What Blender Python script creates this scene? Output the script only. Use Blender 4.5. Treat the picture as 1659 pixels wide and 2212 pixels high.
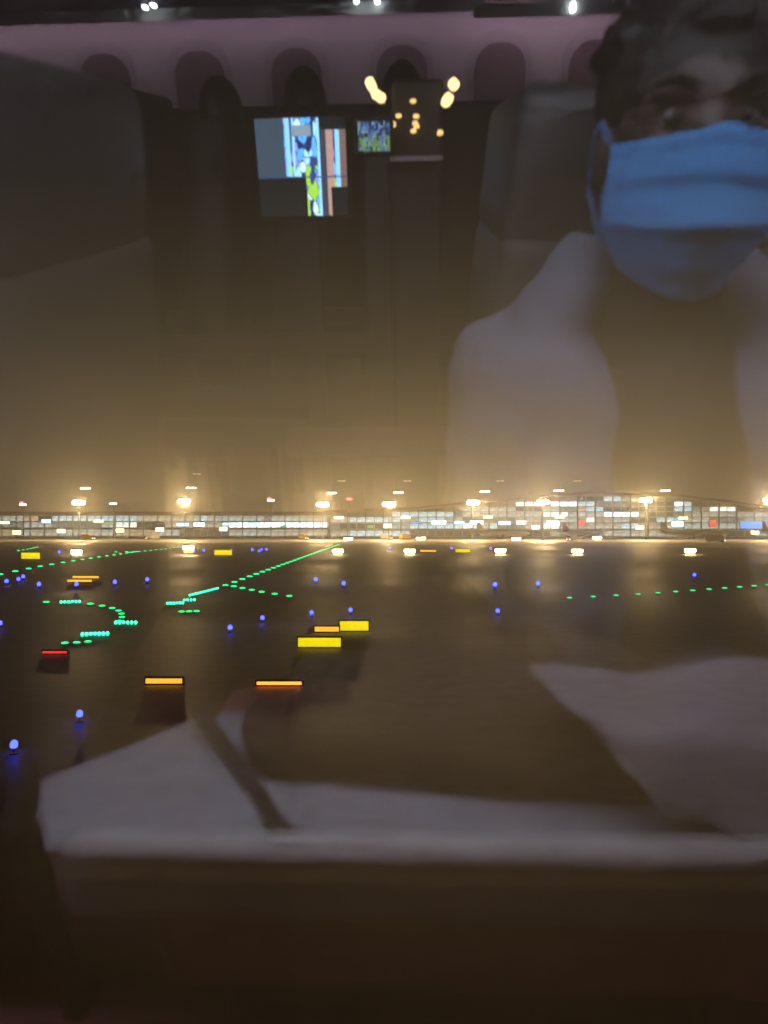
import bpy, bmesh, math, random
from mathutils import Vector, Matrix, noise
random.seed(7)
PI = math.pi
for o in list(bpy.data.objects):
    bpy.data.objects.remove(o)
SC = bpy.context.scene
COL = SC.collection

# ------------------------------------------------------------------ camera
ZC = 4.6                      # eye height over the tarmac, at a cabin window
F = 1661.0                    # focal length in pixels of a 1659 x 2212 frame
UC, VH = 829.5, 1150.0        # centre column, horizon row
CAM = Vector((0, 0, ZC))
cd = bpy.data.cameras.new('camera')
cd.sensor_fit = 'VERTICAL'
cd.sensor_height = 24.0
cd.lens = F / 2212 * 24.0
cd.shift_y = 44 / 2212
cd.clip_start = 0.01
cd.clip_end = 20000
cd.dof.use_dof = True
cd.dof.focus_distance = 150
cd.dof.aperture_fstop = 3.2
cam = bpy.data.objects.new('camera', cd)
COL.objects.link(cam)
cam.location = CAM
cam.rotation_euler = (PI / 2, 0, 0)
SC.camera = cam

# ------------------------------------------------------------------ night sky
W = bpy.data.worlds.new('World')
SC.world = W
W.use_nodes = True
nt = W.node_tree
bg = nt.nodes['Background']
tc = nt.nodes.new('ShaderNodeTexCoord')
sx = nt.nodes.new('ShaderNodeSeparateXYZ')
rp = nt.nodes.new('ShaderNodeValToRGB')
nt.links.new(tc.outputs['Generated'], sx.inputs[0])
nt.links.new(sx.outputs['Z'], rp.inputs[0])
el = rp.color_ramp.elements
el[0].position = 0.0
el[0].color = (0.30, 0.175, 0.07, 1)
el[1].position = 1.0
el[1].color = (0.004, 0.004, 0.005, 1)
for p, c in ((0.045, (0.105, 0.069, 0.032, 1)), (0.10, (0.066, 0.047, 0.025, 1)), (0.22, (0.034, 0.027, 0.017, 1)), (0.40, (0.013, 0.011, 0.010, 1)), (0.6, (0.005, 0.005, 0.006, 1))):
    e = el.new(p)
    e.color = c
nt.links.new(rp.outputs[0], bg.inputs[0])
bg.inputs[1].default_value = 1.0

SC.view_settings.view_transform = 'Standard'
SC.view_settings.look = 'None'
SC.view_settings.gamma = 1.0
SC.view_settings.exposure = 0.18
SC.view_settings.use_curve_mapping = False
cy = SC.cycles
cy.use_denoising = True
cy.use_adaptive_sampling = True
cy.adaptive_threshold = 0.03
cy.adaptive_min_samples = 32
cy.max_bounces = 4
cy.diffuse_bounces = 2
cy.glossy_bounces = 3
cy.transmission_bounces = 2
cy.transparent_max_bounces = 16
cy.volume_bounces = 0
cy.sample_clamp_indirect = 25.0
cy.caustics_reflective = False
cy.caustics_refractive = False

# ------------------------------------------------------------------ frames of reference
PSI = math.radians(2.6)       # the fuselage is turned a little against the lens axis
TAU = math.radians(13)        # the window leans inwards at the top with the hull
PANE_Y = 0.14                 # lens to window
M_CAB = Matrix.Translation(CAM) @ Matrix.Rotation(-PSI, 4, 'Z')
PN = Vector((0, -math.cos(TAU), -math.sin(TAU)))
P0 = Vector((0, PANE_Y, 0))


def cab(u, v, b):
    """Cabin point (x along hull, y outwards, z up, from the lens) seen mirrored in the window at a pixel, b metres inboard."""
    d = Vector(((u - UC) / F, 1, -(v - VH) / F))
    d = Matrix.Rotation(PSI, 3, 'Z') @ d
    f = lambda t: t * d - 2 * ((t * d - P0).dot(PN)) * PN
    y0, y1 = f(0).y, f(1).y
    return f((-b - y0) / (y1 - y0))


def cabz(u, v, z):
    """Same, for a cabin point at height z."""
    lo, hi = .02, 8.0
    for _ in range(60):
        b = (lo + hi) / 2
        if (cab(u, v, b).z - z) * (1 if z > 0 else -1) < 0:
            lo = b
        else:
            hi = b
    return cab(u, v, b)


def gnd(u, v):
    D = ZC * F / (v - VH)
    return Vector(((u - UC) / F * D, D, 0))


def at(u, v, D):
    return Vector(((u - UC) / F * D, D, ZC - (v - VH) / F * D))


# ------------------------------------------------------------------ materials
MATS = {}


def mat(name, col, rough=0.6, var=0.15, scale=8.0, metal=0.0, bump=0.0, spec=0.5):
    if name in MATS:
        return MATS[name]
    m = bpy.data.materials.new(name)
    m.use_nodes = True
    t = m.node_tree
    b = t.nodes['Principled BSDF']
    b.inputs['Roughness'].default_value = rough
    b.inputs['Metallic'].default_value = metal
    b.inputs['Specular IOR Level'].default_value = spec
    co = t.nodes.new('ShaderNodeTexCoord')
    n = t.nodes.new('ShaderNodeTexNoise')
    n.inputs['Scale'].default_value = scale
    n.inputs['Detail'].default_value = 5
    r = t.nodes.new('ShaderNodeValToRGB')
    r.color_ramp.elements[0].position = 0.3
    r.color_ramp.elements[1].position = 0.7
    r.color_ramp.elements[0].color = tuple(c * (1 - var) for c in col) + (1,)
    r.color_ramp.elements[1].color = tuple(min(1, c * (1 + var)) for c in col) + (1,)
    t.links.new(co.outputs['Object'], n.inputs['Vector'])
    t.links.new(n.outputs['Fac'], r.inputs[0])
    t.links.new(r.outputs[0], b.inputs['Base Color'])
    if bump:
        bp = t.nodes.new('ShaderNodeBump')
        bp.inputs['Strength'].default_value = bump
        bp.inputs['Distance'].default_value = 0.01
        t.links.new(n.outputs['Fac'], bp.inputs['Height'])
        t.links.new(bp.outputs[0], b.inputs['Normal'])
    MATS[name] = m
    return m


def glow(name, col, strength, sample=False, scale=0.0, var=0.4):
    """A surface that gives off light: lamp lens, lit sign, lit window."""
    if name in MATS:
        return MATS[name]
    m = bpy.data.materials.new(name)
    m.use_nodes = True
    t = m.node_tree
    b = t.nodes['Principled BSDF']
    b.inputs['Base Color'].default_value = (0.05, 0.05, 0.05, 1)
    b.inputs['Roughness'].default_value = 0.4
    b.inputs['Emission Color'].default_value = tuple(col) + (1,)
    b.inputs['Emission Strength'].default_value = strength
    if scale:
        co = t.nodes.new('ShaderNodeTexCoord')
        n = t.nodes.new('ShaderNodeTexNoise')
        n.inputs['Scale'].default_value = scale
        n.inputs['Detail'].default_value = 3
        mr = t.nodes.new('ShaderNodeMapRange')
        mr.inputs['From Min'].default_value = 0.35
        mr.inputs['From Max'].default_value = 0.65
        mr.inputs['To Min'].default_value = strength * (1 - var)
        mr.inputs['To Max'].default_value = strength * (1 + var)
        t.links.new(co.outputs['Object'], n.inputs['Vector'])
        t.links.new(n.outputs['Fac'], mr.inputs['Value'])
        t.links.new(mr.outputs[0], b.inputs['Emission Strength'])
    m.cycles.emission_sampling = 'FRONT_BACK' if sample else 'NONE'
    MATS[name] = m
    return m


# ------------------------------------------------------------------ mesh helpers
class MB:
    """Collects shapes for ONE mesh object."""

    def __init__(self):
        self.v, self.f = [], []

    def add(self, vs, fs):
        n = len(self.v)
        self.v += [Vector(p) for p in vs]
        self.f += [tuple(i + n for i in f) for f in fs]
        return self

    def box(self, c, s, rot=None, bev=0.0):
        bm = bmesh.new()
        bmesh.ops.create_cube(bm, size=1)
        for q in bm.verts:
            q.co = Vector((q.co.x * s[0], q.co.y * s[1], q.co.z * s[2]))
        if bev:
            bmesh.ops.bevel(bm, geom=bm.edges[:], offset=bev, segments=3, affect='EDGES', profile=0.5)
        bm.verts.ensure_lookup_table()
        c = Vector(c)
        vs = [((rot @ q.co) if rot else q.co) + c for q in bm.verts]
        fs = [[q.index for q in f.verts] for f in bm.faces]
        bm.free()
        return self.add(vs, fs)

    def tube(self, pts, rad, n=10, cap=True):
        pts = [Vector(p) for p in pts]
        if not isinstance(rad, (list, tuple)):
            rad = [rad] * len(pts)
        vs, fs = [], []
        for i, p in enumerate(pts):
            d = (pts[min(i + 1, len(pts) - 1)] - pts[max(i - 1, 0)]).normalized()
            a = d.orthogonal() if i == 0 else (a - d * a.dot(d))
            a = a.normalized()
            b = d.cross(a)
            for k in range(n):
                w = 2 * PI * k / n
                vs.append(p + (a * math.cos(w) + b * math.sin(w)) * rad[i])
        for i in range(len(pts) - 1):
            for k in range(n):
                fs.append((i * n + k, i * n + (k + 1) % n, (i + 1) * n + (k + 1) % n, (i + 1) * n + k))
        if cap:
            fs.append(tuple(range(n - 1, -1, -1)))
            fs.append(tuple((len(pts) - 1) * n + k for k in range(n)))
        return self.add(vs, fs)

    def ell(self, c, r, rot=None, nu=16, nv=10):
        vs, fs = [], []
        c = Vector(c)
        for j in range(nv + 1):
            th = PI * j / nv
            for i in range(nu):
                ph = 2 * PI * i / nu
                p = Vector((r[0] * math.sin(th) * math.cos(ph), r[1] * math.sin(th) * math.sin(ph), r[2] * math.cos(th)))
                vs.append(((rot @ p) if rot else p) + c)
        for j in range(nv):
            for i in range(nu):
                fs.append((j * nu + i, (j + 1) * nu + i, (j + 1) * nu + (i + 1) % nu, j * nu + (i + 1) % nu))
        return self.add(vs, fs)

    def prism(self, poly, lo, hi, axis='y'):
        """Polygon (two coordinates) pulled along an axis from lo to hi."""
        n = len(poly)

        def mk(p, h):
            return {'y': (p[0], h, p[1]), 'z': (p[0], p[1], h), 'x': (h, p[0], p[1])}[axis]
        vs = [mk(p, lo) for p in poly] + [mk(p, hi) for p in poly]
        fs = [tuple(range(n)), tuple(range(2 * n - 1, n - 1, -1))]
        fs += [(k, k + n, (k + 1) % n + n, (k + 1) % n) for k in range(n)]
        return self.add(vs, fs)

    def mesh(self, base=Vector((0, 0, 0)), smooth=False):
        me = bpy.data.meshes.new('mesh')
        me.from_pydata([tuple(p - base) for p in self.v], [], self.f)
        bm = bmesh.new()
        bm.from_mesh(me)
        bmesh.ops.remove_doubles(bm, verts=bm.verts, dist=1e-6)
        bmesh.ops.recalc_face_normals(bm, faces=bm.faces)
        bm.to_mesh(me)
        bm.free()
        if smooth:
            for p in me.polygons:
                p.use_smooth = True
        return me


BASE = {}


def _tag(o, label, cat, group=None, kind=None):
    if label:
        o['label'] = label
    if cat:
        o['category'] = cat
    if group:
        o['group'] = group
    if kind:
        o['kind'] = kind
    return o


def _place(o, base, frame, rz=0.0):
    m = Matrix.Translation(base) @ Matrix.Rotation(rz, 4, 'Z')
    o.matrix_world = (M_CAB @ m) if frame == 'cab' else m


def thing(name, label, cat, base, frame='out', group=None, rz=0.0):
    o = bpy.data.objects.new(name, None)
    o.empty_display_size = 0.1
    COL.objects.link(o)
    base = Vector(base)
    _place(o, base, frame, rz)
    BASE[o.name] = Vector((0, 0, 0)) if rz else base
    return _tag(o, label, cat, group)


def part(name, mb, m, parent, smooth=False, label=None):
    base = BASE.get(parent.name, Vector((0, 0, 0)))
    o = bpy.data.objects.new(name, mb.mesh(base, smooth) if isinstance(mb, MB) else mb)
    o.data.materials.clear()
    o.data.materials.append(m)
    COL.objects.link(o)
    o.parent = parent
    BASE[o.name] = base
    if label:
        o['label'] = label
    return o


def solo(name, mb, m, base, frame='out', label=None, cat=None, group=None, kind=None, smooth=False):
    base = Vector(base)
    o = bpy.data.objects.new(name, mb.mesh(base, smooth))
    o.data.materials.append(m)
    COL.objects.link(o)
    _place(o, base, frame)
    BASE[o.name] = base
    return _tag(o, label, cat, group, kind)


def dup(root, loc, label=None, rz=None, scale=None):
    """Copy of a thing with its parts and sub-parts."""
    def cp(o, par):
        c = o.copy()
        COL.objects.link(c)
        c.parent = par
        if par is not None:
            c.matrix_parent_inverse = o.matrix_parent_inverse.copy()
        for ch in [x for x in bpy.data.objects if x.parent == o]:
            cp(ch, c)
        return c
    r = cp(root, None)
    r.location = loc
    if rz is not None:
        r.rotation_euler.z = rz
    if scale:
        r.scale = (scale, scale, scale)
    if label:
        r['label'] = label
    return r


# ------------------------------------------------------------------ the airfield ground
def ground_material(name, dark, light, rmin, rmax, scale):
    m = bpy.data.materials.new(name)
    m.use_nodes = True
    t = m.node_tree
    b = t.nodes['Principled BSDF']
    co = t.nodes.new('ShaderNodeTexCoord')
    n1 = t.nodes.new('ShaderNodeTexNoise')
    n1.inputs['Scale'].default_value = scale
    n1.inputs['Detail'].default_value = 8
    n2 = t.nodes.new('ShaderNodeTexNoise')
    n2.inputs['Scale'].default_value = scale * 40
    n2.inputs['Detail'].default_value = 4
    mx = t.nodes.new('ShaderNodeMath')
    mx.operation = 'MULTIPLY_ADD'
    mx.inputs[1].default_value = 0.35
    r = t.nodes.new('ShaderNodeValToRGB')
    r.color_ramp.elements[0].position = 0.45
    r.color_ramp.elements[1].position = 0.85
    r.color_ramp.elements[0].color = dark + (1,)
    r.color_ramp.elements[1].color = light + (1,)
    mr = t.nodes.new('ShaderNodeMapRange')
    mr.inputs['From Min'].default_value = 0.35
    mr.inputs['From Max'].default_value = 0.65
    mr.inputs['To Min'].default_value = rmin
    mr.inputs['To Max'].default_value = rmax
    bp = t.nodes.new('ShaderNodeBump')
    bp.inputs['Strength'].default_value = 0.25
    bp.inputs['Distance'].default_value = 0.02
    for n in (n1, n2):
        t.links.new(co.outputs['Object'], n.inputs['Vector'])
    t.links.new(n2.outputs['Fac'], mx.inputs[0])
    t.links.new(n1.outputs['Fac'], mx.inputs[2])
    t.links.new(mx.outputs[0], r.inputs[0])
    t.links.new(n1.outputs['Fac'], mr.inputs['Value'])
    t.links.new(mr.outputs[0], b.inputs['Roughness'])
    t.links.new(r.outputs[0], b.inputs['Base Color'])
    t.links.new(n2.outputs['Fac'], bp.inputs['Height'])
    t.links.new(bp.outputs[0], b.inputs['Normal'])
    return m


def sheet(name, poly, z, m):
    mb = MB().add([(x, y, z) for x, y in poly], [tuple(range(len(poly)))])
    return solo(name, mb, m, (0, 0, 0), kind='structure')


M_ASPH = ground_material('taxiway_paving', (0.27, 0.16, 0.10), (0.45, 0.28, 0.18), 0.45, 0.7, 0.03)
M_CONC = ground_material('apron_concrete', (0.34, 0.29, 0.22), (0.50, 0.43, 0.33), 0.5, 0.75, 0.02)
sheet('ground', [(-2200, -300), (2200, -300), (2200, 2600), (-2200, 2600)], 0.0, M_ASPH)
sheet('apron', [(-1200, 330), (-40, 330), (120, 215), (330, 140), (1200, 110), (1200, 640), (-1200, 640)], 0.02, M_CONC)
M_YP = mat('yellow_road_paint', (0.42, 0.29, 0.03), 0.6, 0.25, 2.0)
# taxiway centre lines, painted
sheet('taxiway_line', [(-13.0, 30), (-12.7, 30), (-18.2, 330), (-18.6, 330)], 0.012, M_YP)
sheet('taxiway_line', [(-46, 76), (-45.7, 75.6), (-30.3, 92), (-30.6, 92.4)], 0.012, M_YP)
p0, p1 = gnd(768, 1246), gnd(838, 1247)
sheet('taxiway_line', [(p0.x, p0.y), (p1.x, p1.y), (p1.x, p1.y + 1.6), (p0.x, p0.y + 1.6)], 0.012, M_YP)

# ------------------------------------------------------------------ terminal
M_ROOF = mat('bronze_roof', (0.30, 0.19, 0.11), 0.5, 0.15, 0.1)
M_WALL = mat('pale_cladding', (0.45, 0.40, 0.33), 0.7, 0.12, 0.2)
M_MULL = mat('mullion_metal', (0.28, 0.27, 0.25), 0.5, 0.1, 1.0)
PANES = [glow('lit_pane_a', (0.62, 0.72, 0.66), 0.748, scale=0.35), glow('lit_pane_b', (0.72, 0.70, 0.55), 0.66, scale=0.3),
         glow('lit_pane_c', (0.50, 0.75, 0.85), 1.1, scale=0.4), glow('lit_pane_d', (0.80, 0.62, 0.40), 0.616, scale=0.3),
         glow('lit_pane_e', (0.55, 0.62, 0.58), 0.352, scale=0.35), glow('lit_pane_f', (0.75, 0.95, 1.0), 2.86, scale=0.5),
         glow('lit_pane_g', (0.9, 0.95, 0.92), 1.65, scale=0.4), glow('lit_pane_h', (0.35, 0.38, 0.36), 0.176, scale=0.35)]
TD = 600.0


def pane_grid(root, x0, x1, y, rows, ncol, weights, top=None):
    cw = (x1 - x0) / ncol
    cache = {}
    for r, (z0, z1) in enumerate(rows):
        for k in range(ncol):
            xa = x0 + k * cw
            if top and min(top(xa), top(xa + cw)) < z1 + 1.0:
                continue
            if k == 0 or random.random() < .3:
                m_run = random.choices(PANES, weights[r])[0]
            m = m_run
            key = (r, m.name)
            if key not in cache:
                cache[key] = MB().box((0, 0, 0), (cw * 0.88, 0.12, z1 - z0)).mesh()
                cache[key].materials.append(m)
            o = bpy.data.objects.new('pane', cache[key])
            COL.objects.link(o)
            o.parent = root
            o.location = Vector((xa + cw / 2, y - 0.06 + random.uniform(-.02, .02), (z0 + z1) / 2)) - BASE[root.name]


pier = thing('terminal_pier', 'long low terminal pier with rows of lit windows, left of the arched hall', 'building', (-190, TD + 15, 0))
part('wall', MB().box((-215, TD + 15, 9.2), (346, 29, 18.4)), M_WALL, pier)
part('roof', MB().box((-215, TD + 13, 19.6), (352, 36, 2.2)).box((-215, TD - 3, 18.3), (350, 1.0, 0.8)), M_ROOF, pier)
rows = [(13.6, 17.3), (8.6, 12.4), (2.0, 6.6)]
pane_grid(pier, -386, -44, TD + 0.5, rows, 62, [(5, 3, 4, 1, 4, 0.4, 1.5, 2), (5, 3, 4, 2, 3, 1.6, 2, 2), (2, 4, 1, 5, 4, .1, .4, 6)])
for zz in (13.0, 8.0):
    part('floor_slab', MB().box((-215, TD - 0.5, zz), (344, 2.4, 0.7)), M_WALL, pier)
for k in range(32):
    x = -386 + k * 11.03
    part('column', MB().box((x, TD - 1.2, 9.0), (0.6, 0.6, 18.0)), M_MULL, pier)

HX0, HX1 = -44, 320


def arch(x):
    pts = [(-46, 21.5), (20, 24.0), (80, 29.5), (130, 34.5), (170, 36.5), (215, 35), (260, 30), (300, 24.5), (330, 21)]
    if x <= pts[0][0]:
        return pts[0][1]
    for (a, b), (c, d) in zip(pts, pts[1:]):
        if x <= c:
            t = (x - a) / (c - a)
            t = t * t * (3 - 2 * t) * 0.35 + t * 0.65
            return b + (d - b) * t
    return pts[-1][1]


hall = thing('terminal_hall', 'wide terminal hall with an arched bronze roof and tall lit glass front', 'building', (140, TD + 30, 0))
xs = [HX0 - 2 + k * (HX1 - HX0 + 6) / 60 for k in range(61)]
poly = [(x, arch(x) - 1.9) for x in xs] + [(xs[-1], 0.0), (xs[0], 0.0)]
part('wall', MB().prism(poly, TD + 1, TD + 70), M_WALL, hall)
polyr = [(x, arch(x)) for x in xs] + [(x, arch(x) - 1.9) for x in reversed(xs)]
part('roof', MB().prism(polyr, TD - 9, TD + 74), M_ROOF, hall)
rows = [(1.8, 5.8), (7.6, 11.6), (12.6, 16.2), (17.0, 20.4), (21.2, 24.4), (25.2, 28.4), (29.2, 32.4)]
wts = [(2, 4, 1, 5, 4, .1, .4, 5), (5, 4, 4, 2, 3, 1.4, 2.5, 2), (5, 5, 3, 2, 3, .5, 2, 1), (5, 3, 3, 1, 4, .3, 1.5, 2),
       (4, 2, 4, 1, 4, .6, 1, 3), (3, 2, 5, 1, 4, 1, 1, 3), (3, 2, 5, 1, 4, 1, 1, 3)]
pane_grid(hall, HX0 + 2, HX1 - 4, TD + 0.5, rows, 52, wts, top=lambda x: arch(x) - 1.9)
for zz in (6.8, 12.1, 16.6, 20.8):
    part('floor_slab', MB().box((138, TD - 0.4, zz), (356, 2.0, 0.6)), M_WALL, hall)
for k in range(27):
    x = HX0 + 2 + k * (HX1 - HX0 - 6) / 26
    part('column', MB().tube([(x, TD - 1.6, 0), (x, TD - 1.6, arch(x) - 2)], 0.4, 8), M_MULL, hall)

# lit gate signs and advertising boxes on the facade
M_GW = glow('gate_white', (0.82, 0.95, 1.0), 7.0)
M_GB = glow('gate_cyan', (0.35, 0.75, 1.0), 3.5)
M_GBL = glow('gate_blue', (0.10, 0.36, 1.0), 1.6)
M_GR = glow('gate_red', (1.0, 0.12, 0.08), 1.2)
M_GP = glow('gate_pink', (1.0, 0.65, 0.7), 2.5)
M_GN = glow('gate_green', (0.15, 0.9, 0.3), 0.7)
M_DARK = mat('dark_metal', (0.04, 0.04, 0.045), 0.5, 0.2, 4.0, metal=0.3)
GATES = [(395, 1133, 26, 7, M_GB, 'cyan gate sign on the pier, left of its white twin'), (430, 1133, 24, 7, M_GW, 'white gate sign on the pier beside a cyan one'),
         (498, 1132, 34, 5, M_GB, 'wide dim cyan gate sign in the middle of the pier'), (548, 1132, 24, 6, M_GB, 'cyan gate sign right of the widest one'),
         (597, 1132, 30, 7, M_GW, 'bright white gate sign near the right end of the pier'), (638, 1133, 26, 6, M_GB, 'last cyan gate sign before the arched hall'),
         (100, 1126, 20, 8, M_GB, 'pale blue lit sign at the far left of the pier'), (900, 1129, 20, 4, M_GBL, 'small blue gate sign at the left of the hall'),
         (948, 1129, 30, 7, M_GW, 'white gate sign on the hall beside a blue one'), (992, 1129, 22, 6, M_GB, 'cyan gate sign left of the middle of the hall'),
         (1030, 1129, 28, 8, M_GW, 'bright white gate sign left of the middle of the hall'), (1090, 1130, 26, 8, M_GB, 'cyan gate sign under the left side of the arch'),
         (1126, 1129, 22, 9, M_GP, 'pink and white lit panel under the arch'), (1194, 1131, 28, 11, M_GW, 'largest white lit panel under the arch'),
         (1464, 1132, 25, 10, M_GW, 'white lit panel towards the right of the hall'), (1628, 1134, 58, 16, M_GBL, 'large blue lit panel at the right edge of the hall'),
         (1256, 1129, 14, 14, M_GR, 'red lit panel right of the largest white panel'), (1540, 1130, 15, 15, M_GR, 'red lit panel left of the large blue one'),
         (612, 1137, 12, 6, M_GN, 'green lit exit sign at the foot of the pier'), (800, 1138, 14, 7, M_GN, 'green lit sign at the foot of the hall')]
for u, v, w, h, m, lab in GATES:
    c = at(u, v, TD - 2.2)
    k = (TD - 2.2) / F
    t = thing('gate_sign', lab, 'lit sign', c, group='lit signs on the terminal front')
    part('housing', MB().box(c + Vector((0, 0.5, 0)), (w * k + 0.5, 0.9, h * k + 0.5)), M_DARK, t)
    part('lit_face', MB().box(c + Vector((0, -0.06, 0)), (w * k, 0.1, h * k), bev=0.04), m, t)
    part('bracket', MB().box(c + Vector((-w * k * .3, 1.5, 0)), (0.3, 1.4, 0.3)).box(c + Vector((w * k * .3, 1.5, 0)), (0.3, 1.4, 0.3)), M_DARK, t)

# ------------------------------------------------------------------ apron light masts
M_LAMP = glow('floodlight_lens', (1.0, 0.68, 0.30), 1950.0, sample=True)
M_LAMP2 = glow('small_lamp_and_ghost', (1.0, 0.86, 0.62), 22.0)  # small lamps, and the ghosts of the bright mast lamps
M_REDL = glow('obstruction_red', (1.0, 0.05, 0.07), 14.0)
M_MAST = mat('galvanised_steel', (0.32, 0.31, 0.29), 0.5, 0.15, 2.0, metal=0.4)


def mast_proto(name, H, head, lens_m, label, cat, group, base, red=False, nl=6):
    t = thing(name, label, cat, base, group=group)
    b = Vector(base)
    part('pole', MB().tube([b, b + Vector((0, 0, H * 0.5)), b + Vector((0, 0, H + 0.4))], [0.42, 0.3, 0.16], 10), M_MAST, t)
    part('base_plate', MB().box(b + Vector((0, 0, 0.2)), (1.4, 1.4, 0.4), bev=0.05), M_MAST, t)
    part('head_frame', MB().box(b + Vector((0, 0, H)), (head, 0.5, 0.16)).box(b + Vector((0, 0, H - 1.5)), (head, 0.5, 0.16)), M_MAST, t)
    for k in range(nl):
        x = -head / 2 + head * (k + 0.5) / nl
        part('floodlight', MB().box(b + Vector((x, -0.5, H - 0.5)), (head / nl * 0.82, 0.45, 1.6 if nl > 2 else 0.75)), lens_m, t)
    if nl > 2:
        part('added_shield', MB().box(b + Vector((0, -0.05, H - 0.5)), (head + .3, 0.3, 2.3)).box(b + Vector((0, -0.45, H + 0.52)), (head + .3, 1.1, 0.14)), M_MAST, t)  # shield added to keep lamp light off the facade and upper haze
    if red:
        part('obstruction_light', MB().ell(b + Vector((-0.9, -0.3, H + 1.1)), (1.5, 0.4, 0.55)), M_REDL, t)
    return t


MASTS = [(170, 1086), (398, 1083), (697, 1090), (840, 1089), (1022, 1086), (1173, 1084), (1395, 1081), (1662, 1080)]
MLAB = ['leftmost bright floodlight mast on the apron', 'bright floodlight mast second from the left, in front of the pier', 'bright floodlight mast by the right end of the pier',
        'bright floodlight mast at the left foot of the arched roof', 'bright floodlight mast left of the arch top', 'bright floodlight mast just left of the arch top',
        'bright floodlight mast right of the arch top', 'bright floodlight mast cut by the right edge']
MD = 470.0
for (u, v), lab in zip(MASTS, MLAB):
    p = at(u, v, MD)
    mast_proto('floodlight_mast', p.z + 0.5, 6.8, M_LAMP, lab, 'light mast', 'floodlight masts along the apron', (p.x, MD, 0), nl=6)
SM = [(185, 1055), (413, 1054), (717, 1065), (860, 1064), (1047, 1062), (1207, 1060), (1437, 1060)]  # reflected repeats of the bright mast lamps, built as added masts
for (u, v), lab in zip(SM, ['tall added mast with a lamp ghost above the leftmost bright one', 'tall added mast with a lamp ghost above the second bright one', 'tall added mast with a lamp ghost at the right end of the pier',
                            'tall added mast with a lamp ghost at the left foot of the arch', 'tall added mast with a lamp ghost left of the arch top', 'tall added mast with a lamp ghost over the arch', 'tall added mast with a lamp ghost right of the arch top']):
    p = at(u, v, 680)
    mast_proto('ghost_mast', p.z + 0.5, 9.0, M_LAMP2, lab, 'light mast', 'ghosts of the mast lamps over the terminal', (p.x, 680, 0), nl=2)
M_GHOST_DIM = glow('floodlight_ghost_dim', (1.0, 0.86, 0.7), 1.2)  # fainter repeats of the same lamp reflections, on added masts
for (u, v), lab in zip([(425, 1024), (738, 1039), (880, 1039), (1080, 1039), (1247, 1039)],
                       ['faintest high lamp ghost over the pier', 'faint high lamp ghost over the right end of the pier', 'faint high lamp ghost over the left foot of the arch', 'faint high lamp ghost left of the arch top', 'faint high lamp ghost over the arch top']):
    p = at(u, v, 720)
    mast_proto('faint_ghost_mast', p.z + 0.5, 8.0, M_GHOST_DIM, lab, 'light mast', 'faint ghosts of the mast lamps', (p.x, 720, 0), nl=2)
for (u, v), lab in zip([(50, 1090), (585, 1081), (245, 1088)], ['short mast with a red and white lamp at the left edge', 'short mast with a red and white lamp over the pier', 'short mast with a small white lamp between the two left floodlights']):
    p = at(u, v, 590)
    mast_proto('warning_mast', p.z + 0.5, 5.4, M_LAMP2, lab, 'light mast', 'masts with small lamps over the pier roof', (p.x, 590, 0), red=(u != 245), nl=2)
p = at(755, 1078, 590)
t = thing('beacon_mast', 'slim mast carrying a single red obstruction lamp left of the arch', 'light mast', (p.x, 590, 0))
part('pole', MB().tube([(p.x, 590, 0), (p.x, 590, p.z)], [0.35, 0.15]), M_MAST, t)
part('obstruction_light', MB().ell((p.x, 589.6, p.z), (2.3, 0.5, 0.7)), M_REDL, t)

# ghost images of the mast lamps, built as glowing boxes on added posts
M_GHOST = glow('ghost_lamp', (1.0, 0.88, 0.40), 5.0)
M_GHOST_TWIN = glow('twin_ghost', (1.0, 0.80, 0.42), 60.0, sample=True)  # reflected mast-lamp images as glowing boxes, boosted to light the tarmac
M_GHOST_AMBER = glow('ghost_lamp_amber', (1.0, 0.74, 0.25), 1.6)


def ghost_lamp(u, v, D, w, h, lab, two=False, grp='lamp ghosts'):
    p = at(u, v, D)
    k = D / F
    t = thing('ghost_lamp', lab, 'lamp post', (p.x, D, 0), group=grp)
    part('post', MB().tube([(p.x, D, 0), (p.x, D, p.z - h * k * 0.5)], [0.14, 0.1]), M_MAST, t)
    part('ghost_box', MB().box((p.x, D, p.z), (w * k, 0.4, h * k), bev=0 if two else min(0.12, h * k * 0.3)), M_GHOST_TWIN if two else M_GHOST, t)
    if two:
        part('lower_ghost_box', MB().box((p.x, D, p.z - h * k * 1.35), (w * k * .94, 0.4, h * k), bev=min(0.12, h * k * 0.3)), M_GHOST_AMBER, t)


for u, v, lab in [(732, 1118, 'pale yellow lamp ghost at the left foot of the arch'), (876, 1118, 'pale yellow lamp ghost on the left of the hall'), (1054, 1117, 'pale yellow lamp ghost left of the arch top'),
                  (1209, 1117, 'pale yellow lamp ghost under the arch top'), (1476, 1119, 'pale yellow lamp ghost on the right of the hall'), (213, 1126, 'pale yellow lamp ghost on the left of the pier'), (10, 1129, 'pale yellow lamp ghost at the left edge')]:
    ghost_lamp(u, v, 585, 20, 5, lab, grp='upper lamp ghosts')
for u, v, lab in [(837, 1136, 'low cream lamp ghost below the left foot of the arch'), (1010, 1136, 'low cream lamp ghost left of the middle of the hall'), (1157, 1139, 'low cream lamp ghost beside the largest white panel'), (1382, 1140, 'low cream lamp ghost over the parked jet tail'),
                  (1631, 1150, 'low cream lamp ghost at the right edge of the apron'), (259, 1146, 'low cream lamp ghost in front of the pier, third from left'), (132, 1147, 'low cream lamp ghost in front of the pier, second from left'), (36, 1150, 'low cream lamp ghost in front of the pier, leftmost'),
                  (345, 1144, 'low cream lamp ghost in front of the pier, fourth from left'), (482, 1143, 'low cream lamp ghost in front of the pier, fifth from left')]:
    ghost_lamp(u, v, 520, 17, 8, lab, grp='lower lamp ghosts')
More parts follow.
